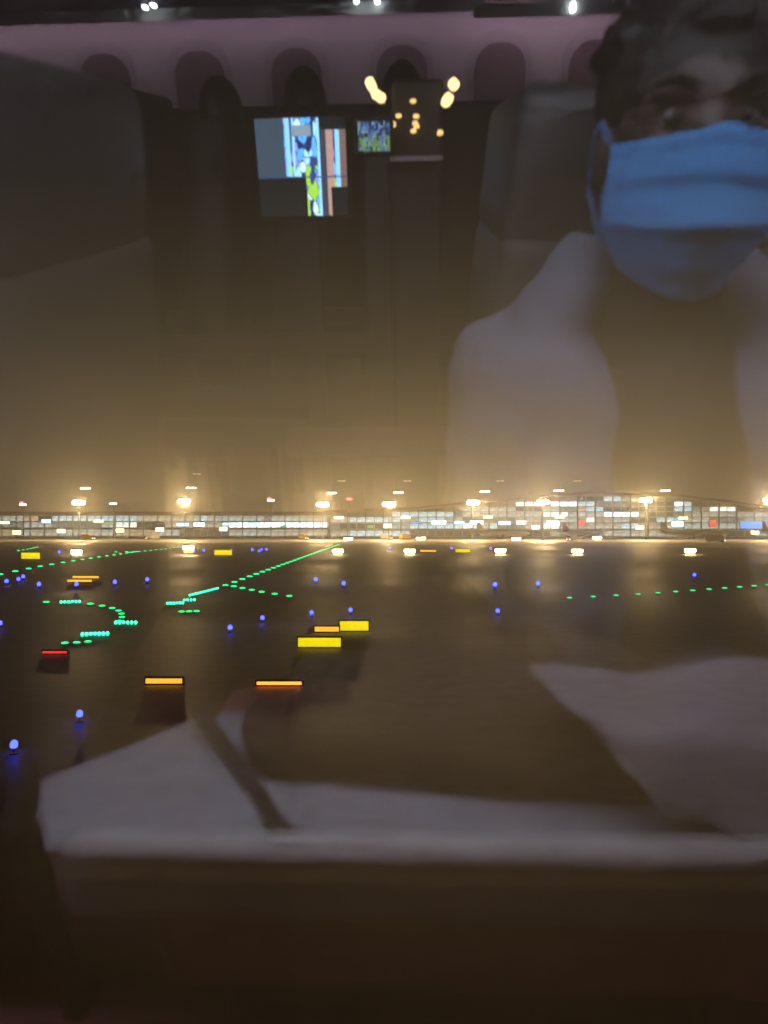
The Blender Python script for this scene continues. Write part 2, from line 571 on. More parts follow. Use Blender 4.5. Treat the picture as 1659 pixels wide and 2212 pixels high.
for u, v, lab in [(730, 1190, 'twin lamp ghost on the tarmac beside the green lights'), (885, 1190, 'twin lamp ghost on the tarmac, second from the green lights'), (1081, 1189, 'twin lamp ghost on the tarmac by the yellow sign'), (1247, 1190, 'twin lamp ghost on the tarmac, second from right'),
                  (1491, 1189, 'twin lamp ghost on the tarmac, rightmost'), (407, 1183, 'twin lamp ghost at the end of the left green lights'), (165, 1192, 'twin lamp ghost near the left yellow sign')]:
    ghost_lamp(u, v, 158, 22, 6.5, lab, True, 'twin lamp ghosts on the tarmac')
for u, v, lab in [(752, 1164, 'small twin lamp ghost far off by the end of the green lights'), (909, 1163, 'small twin lamp ghost far off in the middle'), (1115, 1164, 'small twin lamp ghost far off below the arch'), (1290, 1162, 'small twin lamp ghost far off by the parked jets')]:
    ghost_lamp(u, v, 420, 18, 4, lab, True, 'small twin lamp ghosts far off')

# ------------------------------------------------------------------ parked aircraft
M_JET = mat('white_jet_paint', (0.72, 0.68, 0.60), 0.4, 0.06, 0.5)
M_TAILR = mat('red_tail_paint', (0.55, 0.07, 0.05), 0.4, 0.1, 0.5)
M_TAILT = mat('tan_tail_paint', (0.60, 0.38, 0.24), 0.4, 0.1, 0.5)
M_RUB = mat('tyre_rubber', (0.02, 0.02, 0.02), 0.8, 0.2, 4)
M_WIN = glow('cabin_window_lit', (1.0, 0.9, 0.7), 0.8)


def jet(loc, rz, L, label, tail_m):
    t = thing('parked_jet', label, 'aircraft', loc, group='jets parked on the apron', rz=rz)
    R = 1.95
    s = L / 38.0
    prof = [(0, .05), (.5, .7), (1.5, 1.25), (3, 1.7), (5, 1.95), (26, 1.95), (31, 1.55), (35, .95), (38, .3)]
    part('fuselage', MB().tube([(x * s - L / 2, 0, 3.9 + (0 if x < 26 else (x - 26) * .07)) for x, _ in prof], [r for _, r in prof], 20), M_JET, t, True)
    for sg in (-1, 1):
        wv = [(-3, sg * 1.7, 3.1), (3.6, sg * 1.7, 3.1), (7.4, sg * 16.5, 4.5), (5.8, sg * 16.5, 4.5)]
        part('wing', MB().add(wv + [(x, y, z + .5 - .02 * abs(y)) for x, y, z in wv], [(0, 1, 2, 3), (4, 5, 6, 7), (0, 1, 5, 4), (1, 2, 6, 5), (2, 3, 7, 6), (3, 0, 4, 7)]), M_JET, t)
        e = part('engine', MB().tube([(-2.6, sg * 5.6, 2.1), (-2.0, sg * 5.6, 2.1), (0.2, sg * 5.6, 2.1), (1.6, sg * 5.6, 2.1)], [0.95, 1.15, 1.1, 0.6], 16), M_JET, t, True)
        tv = [(L / 2 - 5, sg * .4, 5.0), (L / 2 - 1.5, sg * .4, 5.0), (L / 2 - .3, sg * 6, 5.6), (L / 2 - 2.0, sg * 6, 5.6)]
        part('tailplane', MB().add(tv + [(x, y, z + .25) for x, y, z in tv], [(0, 1, 2, 3), (4, 5, 6, 7), (0, 1, 5, 4), (1, 2, 6, 5), (2, 3, 7, 6), (3, 0, 4, 7)]), M_JET, t)
        part('main_gear', MB().tube([(2, sg * 3, 3.0), (2, sg * 3, 0.6)], 0.16).tube([(2, sg * 3 - .45, .58), (2, sg * 3 + .45, .58)], 0.58, 14), M_RUB, t)
    part('nose_gear', MB().tube([(-L / 2 + 4.5, 0, 2.5), (-L / 2 + 4.5, 0, 0.5)], 0.12).tube([(-L / 2 + 4.5, -.3, .4), (-L / 2 + 4.5, .3, .4)], 0.4, 14), M_RUB, t)
    fv = [(L / 2 - 7.5, 5.4), (L / 2 - 3.4, 11.8), (L / 2 - 0.8, 11.8), (L / 2 - 1.2, 5.0)]
    part('tail_fin', MB().prism(fv, -.2, .2), tail_m, t)
    for k in range(24):
        part('window', MB().box((-L / 2 + 6 + k * (L - 14) / 24, -R - .0, 4.5), (.3, .06, .4), bev=.02), M_WIN, t)
    return t


for u, D, rz, L, lab, m in ((1500, 525, PI + .10, 50, 'nearest parked jet with a tan tail at the right', M_TAILT), (1256, 540, PI + .6, 40, 'parked jet with a red tail turned away, below the arch', M_TAILR),
                            (1085, 540, PI - .5, 40, 'parked jet left of the red-tailed one', M_TAILT), (1690, 520, PI + .5, 44, 'parked jet cut by the right edge', M_TAILR)):
    jet(((u - UC) / F * D, D, 0), rz, L, lab, m)

# ------------------------------------------------------------------ apron vehicles
M_CABW = mat('vehicle_white', (0.7, 0.68, 0.62), 0.4, 0.08, 1.0)
M_CABO = mat('vehicle_yellow', (0.62, 0.42, 0.05), 0.4, 0.1, 1.0)
M_HEAD = glow('headlamp', (1, 0.95, 0.85), 9.0)
M_TAILL = glow('tail_lamp', (1.0, 0.08, 0.03), 6.0)
M_GLAS = mat('vehicle_glass', (0.02, 0.025, 0.03), 0.1, 0.1, 1.0)


def truck(u, v, rz, m, lab, L=8.0):
    p = gnd(u, v)
    t = thing('service_truck', lab, 'truck', p, group='service trucks on the apron', rz=rz)
    part('cab', MB().prism([(-L / 2, .7), (-L / 2, 1.9), (-L / 2 + .5, 2.9), (-L / 2 + 2, 2.9), (-L / 2 + 2, .7)], -1.15, 1.15), m, t)
    part('cargo_box', MB().box((1.1, 0, 2.2), (L - 2.4, 2.4, 2.8), bev=.06), m, t)
    part('chassis', MB().box((0, 0, .62), (L - .3, 1.5, .3)), M_DARK, t)
    part('windscreen', MB().box((-L / 2 + .22, 0, 2.35), (.1, 2.0, .85), Matrix.Rotation(.46, 3, 'Y')), M_GLAS, t)
    for x in (-L / 2 + 1.2, L / 2 - 1.6):
        for s in (-1, 1):
            w = part('wheel', MB().tube([(x, s * .85, .48), (x, s * 1.17, .48)], .48, 16), M_RUB, t)
            part('rim', MB().tube([(x, s * 1.16, .48), (x, s * 1.19, .48)], .26, 12), M_CABW, w)
    for s in (-1, 1):
        part('headlight', MB().box((-L / 2 - .03, s * .8, 1.0), (.1, .42, .28), bev=.03), M_HEAD, t)
        part('tail_light', MB().box((L / 2 + .1, s * .95, 1.0), (.1, .3, .25), bev=.03), M_TAILL, t)


truck(1235, 1169, 0.9, M_CABW, 'white box truck by the red-tailed jet with its headlights on')
truck(1545, 1172, 2.6, M_CABW, 'white box truck below the wing of the nearest jet')
truck(655, 1166, 2.2, M_CABO, 'yellow box truck at the foot of the pier showing red tail lights', 9)
truck(835, 1166, 2.4, M_CABW, 'white box truck at the left foot of the arched hall')
truck(875, 1166, -2.3, M_CABO, 'yellow box truck with red tail lights below the hall', 9)
truck(330, 1166, 0.4, M_CABW, 'white box truck in front of the left half of the pier')
truck(190, 1167, 2.8, M_CABO, 'yellow box truck in front of the far left of the pier')

# ------------------------------------------------------------------ taxiway lights
M_GREEN = glow('green_lens', (0.012, 1.0, 0.25), 2.6)
M_GREENF = glow('green_lens_faint', (0.05, 1.0, 0.3), 1.4)
M_CYAN = glow('green_led', (0.04, 1.0, 0.5), 5.0)
M_BLUE = glow('blue_lens', (0.04, 0.06, 1.0), 7.0, sample=True)
M_INSET = mat('cast_fixture', (0.12, 0.12, 0.11), 0.4, 0.2, 10, metal=0.6)


def inset_proto(base, lens, r=0.30):
    t = thing('inset_light', '', '', base)
    b = Vector(base)
    part('rim', MB().tube([b + Vector((0, 0, .004)), b + Vector((0, 0, .03))], [r * 1.35, r * 1.2], 16), M_INSET, t)
    part('lens', MB().ell(b + Vector((0, 0, .05)), (r, r, .10), nu=14, nv=8), lens, t)
    return t


protos = {}


def inset(p, kind, label, group):
    if kind not in protos:
        lens, r = {'g': (M_GREEN, .34), 'f': (M_GREENF, .3), 'c': (M_CYAN, .075)}[kind]
        protos[kind] = inset_proto(p, lens, r)
        o = protos[kind]
    else:
        o = dup(protos[kind], p)
    sc_ = 1.0 if kind == 'c' else min(1.0, max(.42, p[1] / 85))
    o.scale = (sc_, sc_, sc_)
    o['label'], o['category'], o['group'] = label, 'taxiway light', group


# long line running away from the lens
y = 66.0
n = 0
while y < 305:
    f = (y - 66) / (305 - 66)
    inset((-13.6 - 3.6 * f, y, 0.02), 'g', 'green light in the long line running away to the apron', 'long green taxiway line')
    y += 4.2 + 6.5 * f
    n += 1


def run(pts, n, kind, label, group, z=0.02):
    P = [gnd(u, v) for u, v in pts]
    seg = [(P[k + 1] - P[k]).length for k in range(len(P) - 1)]
    tot = sum(seg)
    for i in range(n):
        s = tot * i / (n - 1)
        k = 0
        while k < len(seg) - 1 and s > seg[k]:
            s -= seg[k]
            k += 1
        q = P[k].lerp(P[k + 1], s / seg[k])
        inset((q.x, q.y, z), kind, label, group)


run([(400, 1181), (285, 1194), (200, 1206), (100, 1222), (0, 1242)], 26, 'g', 'green light in the line that slants to the left edge', 'slanting green taxiway line')
run([(278, 1194), (296, 1192), (250, 1193)], 6, 'g', 'green light in the cluster on the slanting line', 'green cluster')
run([(40, 1190), (65, 1186), (80, 1182)], 7, 'g', 'green light in the short cluster at the far left', 'far left green cluster')
run([(505, 1268), (535, 1274), (570, 1281), (625, 1289)], 6, 'g', 'green light in the short branch bending right', 'short green branch')
run([(410, 1288), (470, 1273)], 12, 'c', 'small cyan-green lamp continuing the long line towards us', 'cyan dots of the long line')
run([(362, 1306), (395, 1305)], 6, 'c', 'small cyan-green lamp in the nearer dotted row', 'nearer cyan dots')
run([(398, 1299), (420, 1298)], 4, 'c', 'small cyan-green lamp in the dotted row between the others', 'middle cyan dots')
run([(132, 1303), (172, 1302)], 6, 'c', 'small cyan-green lamp in the dotted row at the left', 'left cyan dots')
run([(178, 1374), (232, 1372)], 7, 'c', 'small cyan-green lamp in the lowest dotted row', 'lowest cyan dots')
run([(250, 1348), (293, 1348)], 6, 'c', 'small cyan-green lamp in the dotted row of the left curve', 'curve cyan dots')
run([(100, 1302), (190, 1305), (225, 1311), (250, 1317), (262, 1325), (264, 1334), (258, 1343)], 9, 'g', 'green light in the curve at the lower left', 'lower left green curve')
run([(140, 1391), (165, 1390), (190, 1388)], 3, 'g', 'green light in the lowest row at the left', 'lowest green row')
run([(392, 1323), (425, 1322)], 3, 'g', 'green light standing alone below the dotted rows', 'lone green lights')
run([(1230, 1293), (1400, 1284), (1659, 1265)], 12, 'f', 'faint green light in the line at the right', 'faint green line at the right')

M_STEM = mat('orange_stem', (0.5, 0.22, 0.04), 0.5, 0.15, 8)
BLUE = [(172, 1553, 'blue edge light second nearest to us, at the lower left'), (30, 1622, 'nearest blue edge light, at the lower left corner'),
        (497, 1361, 'blue edge light left of the near yellow signs'), (567, 1339, 'dim blue edge light left of the near yellow signs'),
        (673, 1327, 'blue edge light above the nearest yellow sign'), (757, 1321, 'blue edge light above the upper near yellow sign'),
        (1075, 1323, 'blue edge light alone right of the near yellow signs'), (1069, 1271, 'blue edge light left of a pair right of the middle'),
        (1162, 1268, 'blue edge light right of a pair right of the middle'), (1500, 1248, 'blue edge light nearest the right edge'),
        (742, 1268, 'blue edge light below the thin yellow line'), (682, 1259, 'blue edge light left of the thin yellow line'),
        (318, 1259, 'rightmost blue light of the left row'), (248, 1265, 'blue light second from right in the left row'), (165, 1270, 'blue light under the amber bars at the left'),
        (84, 1270, 'blue light left of the amber bars'), (14, 1263, 'blue light touching the left edge, upper'), (40, 1258, 'blue light in the trio at the left edge'),
        (50, 1252, 'topmost blue light of the trio at the left edge'), (0, 1351, 'blue light cut by the left edge, on its own')]
FARB = [(128, 1196), (418, 1194), (440, 1192), (545, 1191), (576, 1190), (565, 1190), (842, 1188), (975, 1187), (1060, 1188), (500, 1193), (560, 1194)]


def blue_light(base, s):
    t = thing('edge_light', '', '', base)
    b = Vector(base)
    part('base_plate', MB().tube([b, b + Vector((0, 0, .03))], .16 * s, 14), M_INSET, t)
    part('stem', MB().tube([b + Vector((0, 0, .02)), b + Vector((0, 0, .22 * s))], .035 * s, 10), M_STEM, t)
    part('lens', MB().tube([b + Vector((0, 0, z * s)) for z in (.2, .24, .34, .42, .46)], [.09 * s, .13 * s, .13 * s, .09 * s, .02], 8), M_BLUE, t, True)
    return t


bproto = None
for u, v, lab in BLUE + [(u, v, 'far blue edge light in the row beyond the taxiway') for u, v in FARB]:
    p = gnd(u, v + 6 if v > 1300 else v + 2)
    if bproto is None:
        bproto = o = blue_light(p, 1.0)
    else:
        o = dup(bproto, p)
    s = .62 if p.y < 30 else (.8 if p.y < 60 else (1.25 if p.y < 110 else 1.9))
    o.scale = (s, s, s)
    o['label'], o['category'] = lab, 'taxiway light'
    o['group'] = 'far blue edge lights' if lab.startswith('far') else 'blue taxiway edge lights'

# ------------------------------------------------------------------ lit taxiway signs
M_YEL = glow('yellow_sign_face', (1.0, 0.82, 0.0), 1.15, sample=True, scale=.7, var=.15)
M_AMB = glow('amber_face', (1.0, 0.45, 0.04), 1.5, sample=True)
M_ORG = glow('orange_bar_face', (1.0, 0.26, 0.04), 3.0, sample=True)
M_RED = glow('red_bar_face', (1.0, 0.03, 0.02), 1.5, sample=True)


def sign(u, v0, v1, w, m, lab, D=None, grp='lit taxiway signs', name='taxiway_sign'):
    """v1 is the row of its foot."""
    g = gnd(u, v1 + 4)
    D = g.y
    k = D / F
    h = (v1 - v0) * k
    t = thing(name, lab, 'sign', (g.x, D, 0), group=grp)
    z = (g - CAM).length * 0 + 4 * k + h / 2
    part('housing', MB().box((g.x, D + .1, z), (w * k + .12, .16, h + .12), bev=.02), M_DARK, t)
    part('lit_face', MB().box((g.x, D - .0, z), (w * k, .06, h)), m, t)
    for s in (-.35, .35):
        part('leg', MB().tube([(g.x + s * w * k, D + .1, 0), (g.x + s * w * k, D + .1, z - h / 2)], .03, 8), M_DARK, t)


sign(690, 1378, 1397, 92, M_YEL, 'nearest bright yellow lit taxiway sign')
sign(765, 1342, 1362, 62, M_YEL, 'bright yellow lit taxiway sign just behind the nearest one')
sign(706, 1354, 1364, 52, M_AMB, 'dim amber sign left of the second near yellow sign')
sign(66, 1194, 1207, 40, M_YEL, 'yellow lit sign at the far left')
sign(482, 1188, 1199, 38, M_YEL, 'yellow lit sign between the two green lines')
sign(1000, 1186, 1193, 32, M_YEL, 'yellow lit sign right of the middle')
sign(925, 1188, 1192, 34, M_AMB, 'thin dim yellow sign left of the middle yellow sign')
sign(185, 1244, 1249, 56, M_AMB, 'upper amber bar of the pair at the left')
sign(172, 1252, 1257, 52, M_AMB, 'lower amber bar of the pair at the left')
sign(603, 1473, 1479, 96, M_ORG, 'orange lit low bar below the near yellow signs', grp='low lit bars', name='stop_bar')
sign(354, 1466, 1476, 78, M_AMB, 'dim orange low bar left of the bright orange one', grp='low lit bars', name='stop_bar')
sign(118, 1407, 1411, 52, M_RED, 'red low bar at the lower left', grp='low lit bars', name='stop_bar')

# ------------------------------------------------------------------ the cabin behind the lens, seen mirrored in the window
FZ = -1.15
M_SIDE = mat('cabin_plastic', (0.55, 0.49, 0.52), 0.55, 0.05, 6)
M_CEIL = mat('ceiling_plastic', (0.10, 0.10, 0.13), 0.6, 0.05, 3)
M_FLOOR = mat('cabin_carpet', (0.24, 0.07, 0.08), 0.95, 0.3, 120)
M_DADO = mat('dado_fabric', (0.34, 0.10, 0.11), 0.9, 0.2, 60)
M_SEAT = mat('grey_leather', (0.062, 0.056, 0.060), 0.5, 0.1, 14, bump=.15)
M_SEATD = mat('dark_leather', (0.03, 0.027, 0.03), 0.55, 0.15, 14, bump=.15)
M_TRIM = mat('pale_trim', (0.72, 0.66, 0.65), 0.4, 0.08, 10)
X0, X1 = -3.0, 2.6


def cshell(name, mb, m):
    return solo(name, mb, m, (0, 0, 0), 'cab', kind='structure')


cshell('cabin_floor', MB().box(((X0 + X1) / 2, -1.8, FZ - .03), (X1 - X0, 4.6, .06)), M_FLOOR)
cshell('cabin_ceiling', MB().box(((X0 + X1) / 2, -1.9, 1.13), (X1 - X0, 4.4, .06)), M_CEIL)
cshell('wall_front', MB().box((X0 - .03, -1.8, 0), (.06, 4.7, 2.4)), M_DADO)
cshell('wall_rear', MB().box((X1 + .03, -1.8, 0), (.06, 4.7, 2.4)), M_DADO)
# far side wall with windows
fw = cshell('wall_far_side', MB().box(((X0 + X1) / 2, -3.86, -.25), (X1 - X0, .1, 1.78)), M_SIDE)
M_FWIN = mat('window_shade', (0.20, 0.14, 0.17), 0.6, 0.1, 4)
M_FFR = mat('window_surround', (0.47, 0.42, 0.45), 0.6, 0.05, 6)


def rrect(w, h, r, n=6):
    pts = []
    for cx, cz, a0 in ((w / 2 - r, h / 2 - r, 0), (-w / 2 + r, h / 2 - r, 90), (-w / 2 + r, -h / 2 + r, 180), (w / 2 - r, -h / 2 + r, 270)):
        for k in range(n + 1):
            a = math.radians(a0 + 90 * k / n)
            pts.append((cx + r * math.cos(a), cz + r * math.sin(a)))
    return pts


for u in (-10, 225, 430, 640, 868, 1080, 1285):
    c = cab(u, 140, 3.80)
    w = part('window', MB().prism([(c.x + a, .36 + b) for a, b in rrect(.29, .40, .12)], -3.81, -3.795), M_FFR, fw, label='rounded cabin window surround on the far side')
    part('pane', MB().prism([(c.x + a, .35 + b) for a, b in rrect(.23, .33, .10)], -3.79, -3.782), M_FWIN, w)
M_BIN = mat('bin_plastic', (0.10, 0.11, 0.24), 0.5, 0.05, 4)
bn = thing('overhead_bin', 'dark blue overhead bin along the far side of the cabin', 'luggage bin', (-.7, -3.5, .64), 'cab')
part('bin_shell', MB().prism([(-3.82, .66), (-3.82, 1.08), (-3.25, 1.08), (-3.12, .80), (-3.2, .66)], X0 + .05, X1 - .05, 'x'), M_BIN, bn)
part('valance', MB().box((-.97, -3.655, .640), (3.7, .015, .05)), M_TRIM, bn)
M_WASH = glow('wash_strip', (1.0, 0.70, 0.90), 7.5, sample=True)
part('wash_light', MB().box((-.97, -3.70, .648), (3.64, .03, .014)), M_WASH, bn)
part('end_valance', MB().box((.60, -3.62, .610), (.74, .02, .05)), M_TRIM, bn)
part('end_wash_light', MB().box((.60, -3.66, .607), (.70, .03, .014)), M_WASH, bn)
M_LED = glow('reading_led', (0.80, 1.0, 1.0), 22.0)
for u, v in ((313, 16), (331, 12), (770, 3), (815, 4)):
    p = cabz(u, v, .652)
    part('reading_led', MB().ell((p.x, p.y, .655), (.013, .022, .010)), M_LED, bn)
p = cab(1238, 14, 3.6)
part('reading_led', MB().ell((p.x, -3.6, p.z), (.013, .013, .022)), M_LED, bn)
part('led_arm', MB().tube([(p.x, -3.6, p.z + .02), (p.x, -3.6, .662)], .005), M_DARK, bn)

# window side: leaning wall with one opening, frame and pane
RT = Matrix.Rotation(TAU, 3, 'X')


def wallpt(x, s, d):
    """x along, s up the leaning wall, d inboard from its plane."""
    return P0 + Vector((x, 0, 0)) + RT @ Vector((0, -d, s))


PW, PH = .36, .48
ws = MB()
for (a, b, c, d) in ((X0, -PW / 2 - .03, -.62, .75), (PW / 2 + .03, X1, -.62, .75), (-PW / 2 - .03, PW / 2 + .03, PH / 2 + .03, .75), (-PW / 2 - .03, PW / 2 + .03, -.62, -PH / 2 - .03)):
    q = [wallpt(a, c, .0), wallpt(b, c, .0), wallpt(b, d, .0), wallpt(a, d, .0), wallpt(a, c, -.07), wallpt(b, c, -.07), wallpt(b, d, -.07), wallpt(a, d, -.07)]
    ws.add(q, [(0, 1, 2, 3), (7, 6, 5, 4), (0, 4, 5, 1), (1, 5, 6, 2), (2, 6, 7, 3), (3, 7, 4, 0)])
wz = wallpt(0, -.62, 0)
ws.box(((X0 + X1) / 2, wz.y + .035, (wz.z + FZ) / 2 - .005), (X1 - X0, .07, wz.z - FZ - .01))
cshell('wall_window_side', ws, mat('dark_sidewall', (0.14, 0.07, 0.068), 0.7, 0.08, 8))
wf = thing('cabin_window', 'cabin window with a clear double acrylic pane mirroring the cabin', 'window', P0, 'cab')


def ring(w0, h0, r0, w1, h1, r1, d0, d1):
    mb = MB()
    A, B = rrect(w0, h0, r0), rrect(w1, h1, r1)
    n = len(A)
    vs = [wallpt(a, b, d0) for a, b in A] + [wallpt(a, b, d0) for a, b in B] + [wallpt(a, b, d1) for a, b in A] + [wallpt(a, b, d1) for a, b in B]
    fs = []
    for k in range(n):
        j = (k + 1) % n
        fs += [(k, j, n + j, n + k), (2 * n + k, 3 * n + k, 3 * n + j, 2 * n + j), (k, 2 * n + k, 2 * n + j, j), (n + k, n + j, 3 * n + j, 3 * n + k)]
    return mb.add(vs, fs)


part('frame', ring(PW, PH, .09, PW + .075, PH + .075, .11, .012, -.06), M_TRIM, wf)
gm = bpy.data.materials.new('window_acrylic')
gm.use_nodes = True
t = gm.node_tree
t.nodes.remove(t.nodes['Principled BSDF'])
fr = t.nodes.new('ShaderNodeFresnel')
PANE_IOR = 2.05
tr = t.nodes.new('ShaderNodeBsdfTransparent')
tr.inputs[0].default_value = (0.97, 0.97, 0.96, 1)
gl = t.nodes.new('ShaderNodeBsdfGlossy')
gl.inputs['Roughness'].default_value = 0.0
mx = t.nodes.new('ShaderNodeMixShader')
geo = t.nodes.new('ShaderNodeNewGeometry')
mi = t.nodes.new('ShaderNodeMix')
t.links.new(geo.outputs['Backfacing'], mi.inputs[0])
mi.inputs[2].default_value = PANE_IOR
mi.inputs[3].default_value = 1 / PANE_IOR     # light crosses this thin sheet unbent, so both faces count as entering
t.links.new(mi.outputs[0], fr.inputs['IOR'])
t.links.new(fr.outputs[0], mx.inputs[0])
t.links.new(tr.outputs[0], mx.inputs[1])
t.links.new(gl.outputs[0], mx.inputs[2])
t.links.new(mx.outputs[0], t.nodes['Material Output'].inputs[0])
pp = rrect(PW + .01, PH + .01, .09)
n = len(pp)
pm = MB().add([wallpt(a, b, 0) for a, b in pp] + [wallpt(a, b, -.006) for a, b in pp],
              [tuple(range(n)), tuple(range(2 * n - 1, n - 1, -1))] + [(k, k + n, (k + 1) % n + n, (k + 1) % n) for k in range(n)])
part('pane', pm, gm, wf)
# bin over this window; its unseen light strip is added to light the person
M_ADDED_STRIP = glow('added_strip', (0.80, 0.86, 1.0), 82.0, sample=True)
nb = thing('near_bin', 'overhead bin above the window with an added, unseen light strip', 'luggage bin', (0, -.2, .64), 'cab')
part('bin_shell', MB().prism([(-.06, .62), (-.10, 1.08), (-.62, 1.08), (-.70, .80), (-.6, .66)], X0 + .05, X1 - .05, 'x'), M_BIN, nb)
part('added_light_strip', MB().box((-.1, -.16, .614), (2.2, .035, .02)), M_ADDED_STRIP, nb)


# ------------------------------------------------------------------ seats
def seat(name, base, w, ztop, m, label, group, head_m=None, headr=.11):
    """Seat that faces -x; base = floor point under the back's middle."""
    bx, by = base
    t = thing(name, label, 'seat', (bx, by, FZ), 'cab', group=group)
    R = Matrix.Rotation(.10, 3, 'Y')
    part('backrest', MB().box((bx, by, (ztop - .16 - .62) / 2), (.13, w, ztop - .16 + .62), R, bev=.03), m, t, True)
    part('headrest', MB().box((bx + .035, by, ztop - .09), (.13, w * .96, .20), R, bev=.03), head_m or m, t, True)
    part('cushion', MB().box((bx - .30, by, -.68), (.50, w, .14), bev=.05), m, t, True)
    part('base_frame', MB().box((bx - .26, by, -.80), (.42, w * .9, .10), bev=.02), M_DARK, t)
    for sx_ in (-.42, -.08):
        for sy_ in (-.36, .36):
            part('leg', MB().tube([(bx + sx_, by + sy_ * w, -.82), (bx + sx_, by + sy_ * w, FZ)], .02, 8), M_DARK, t)
    for s in (-1, 1):
        part('armrest', MB().box((bx - .22, by + s * (w / 2 + .03), -.47), (.40, .05, .06), bev=.02), M_DARK, t, True)
    return t


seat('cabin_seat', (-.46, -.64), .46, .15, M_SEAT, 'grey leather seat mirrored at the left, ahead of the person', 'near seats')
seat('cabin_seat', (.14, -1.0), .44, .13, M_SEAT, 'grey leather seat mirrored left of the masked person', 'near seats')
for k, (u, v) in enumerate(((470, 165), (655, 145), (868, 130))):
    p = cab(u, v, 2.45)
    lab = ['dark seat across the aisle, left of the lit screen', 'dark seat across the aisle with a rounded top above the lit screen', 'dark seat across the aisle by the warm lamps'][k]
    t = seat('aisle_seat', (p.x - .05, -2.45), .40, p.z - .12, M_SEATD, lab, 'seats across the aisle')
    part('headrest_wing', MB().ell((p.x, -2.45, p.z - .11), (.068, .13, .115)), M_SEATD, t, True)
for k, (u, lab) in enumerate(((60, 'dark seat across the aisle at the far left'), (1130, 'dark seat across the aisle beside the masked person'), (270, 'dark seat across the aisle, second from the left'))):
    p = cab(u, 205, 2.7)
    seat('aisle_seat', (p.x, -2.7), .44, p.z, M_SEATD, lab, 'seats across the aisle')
# low partition between the seat block and the far side
p = cab(700, 225, 3.0)
solo('seat_partition', MB().box((-.9, -3.0, (p.z + FZ) / 2), (3.9, .05, p.z - FZ), bev=.02), M_SEATD, (-.9, -3.0, FZ), 'cab', 'dark low partition running along the far seats', 'partition')

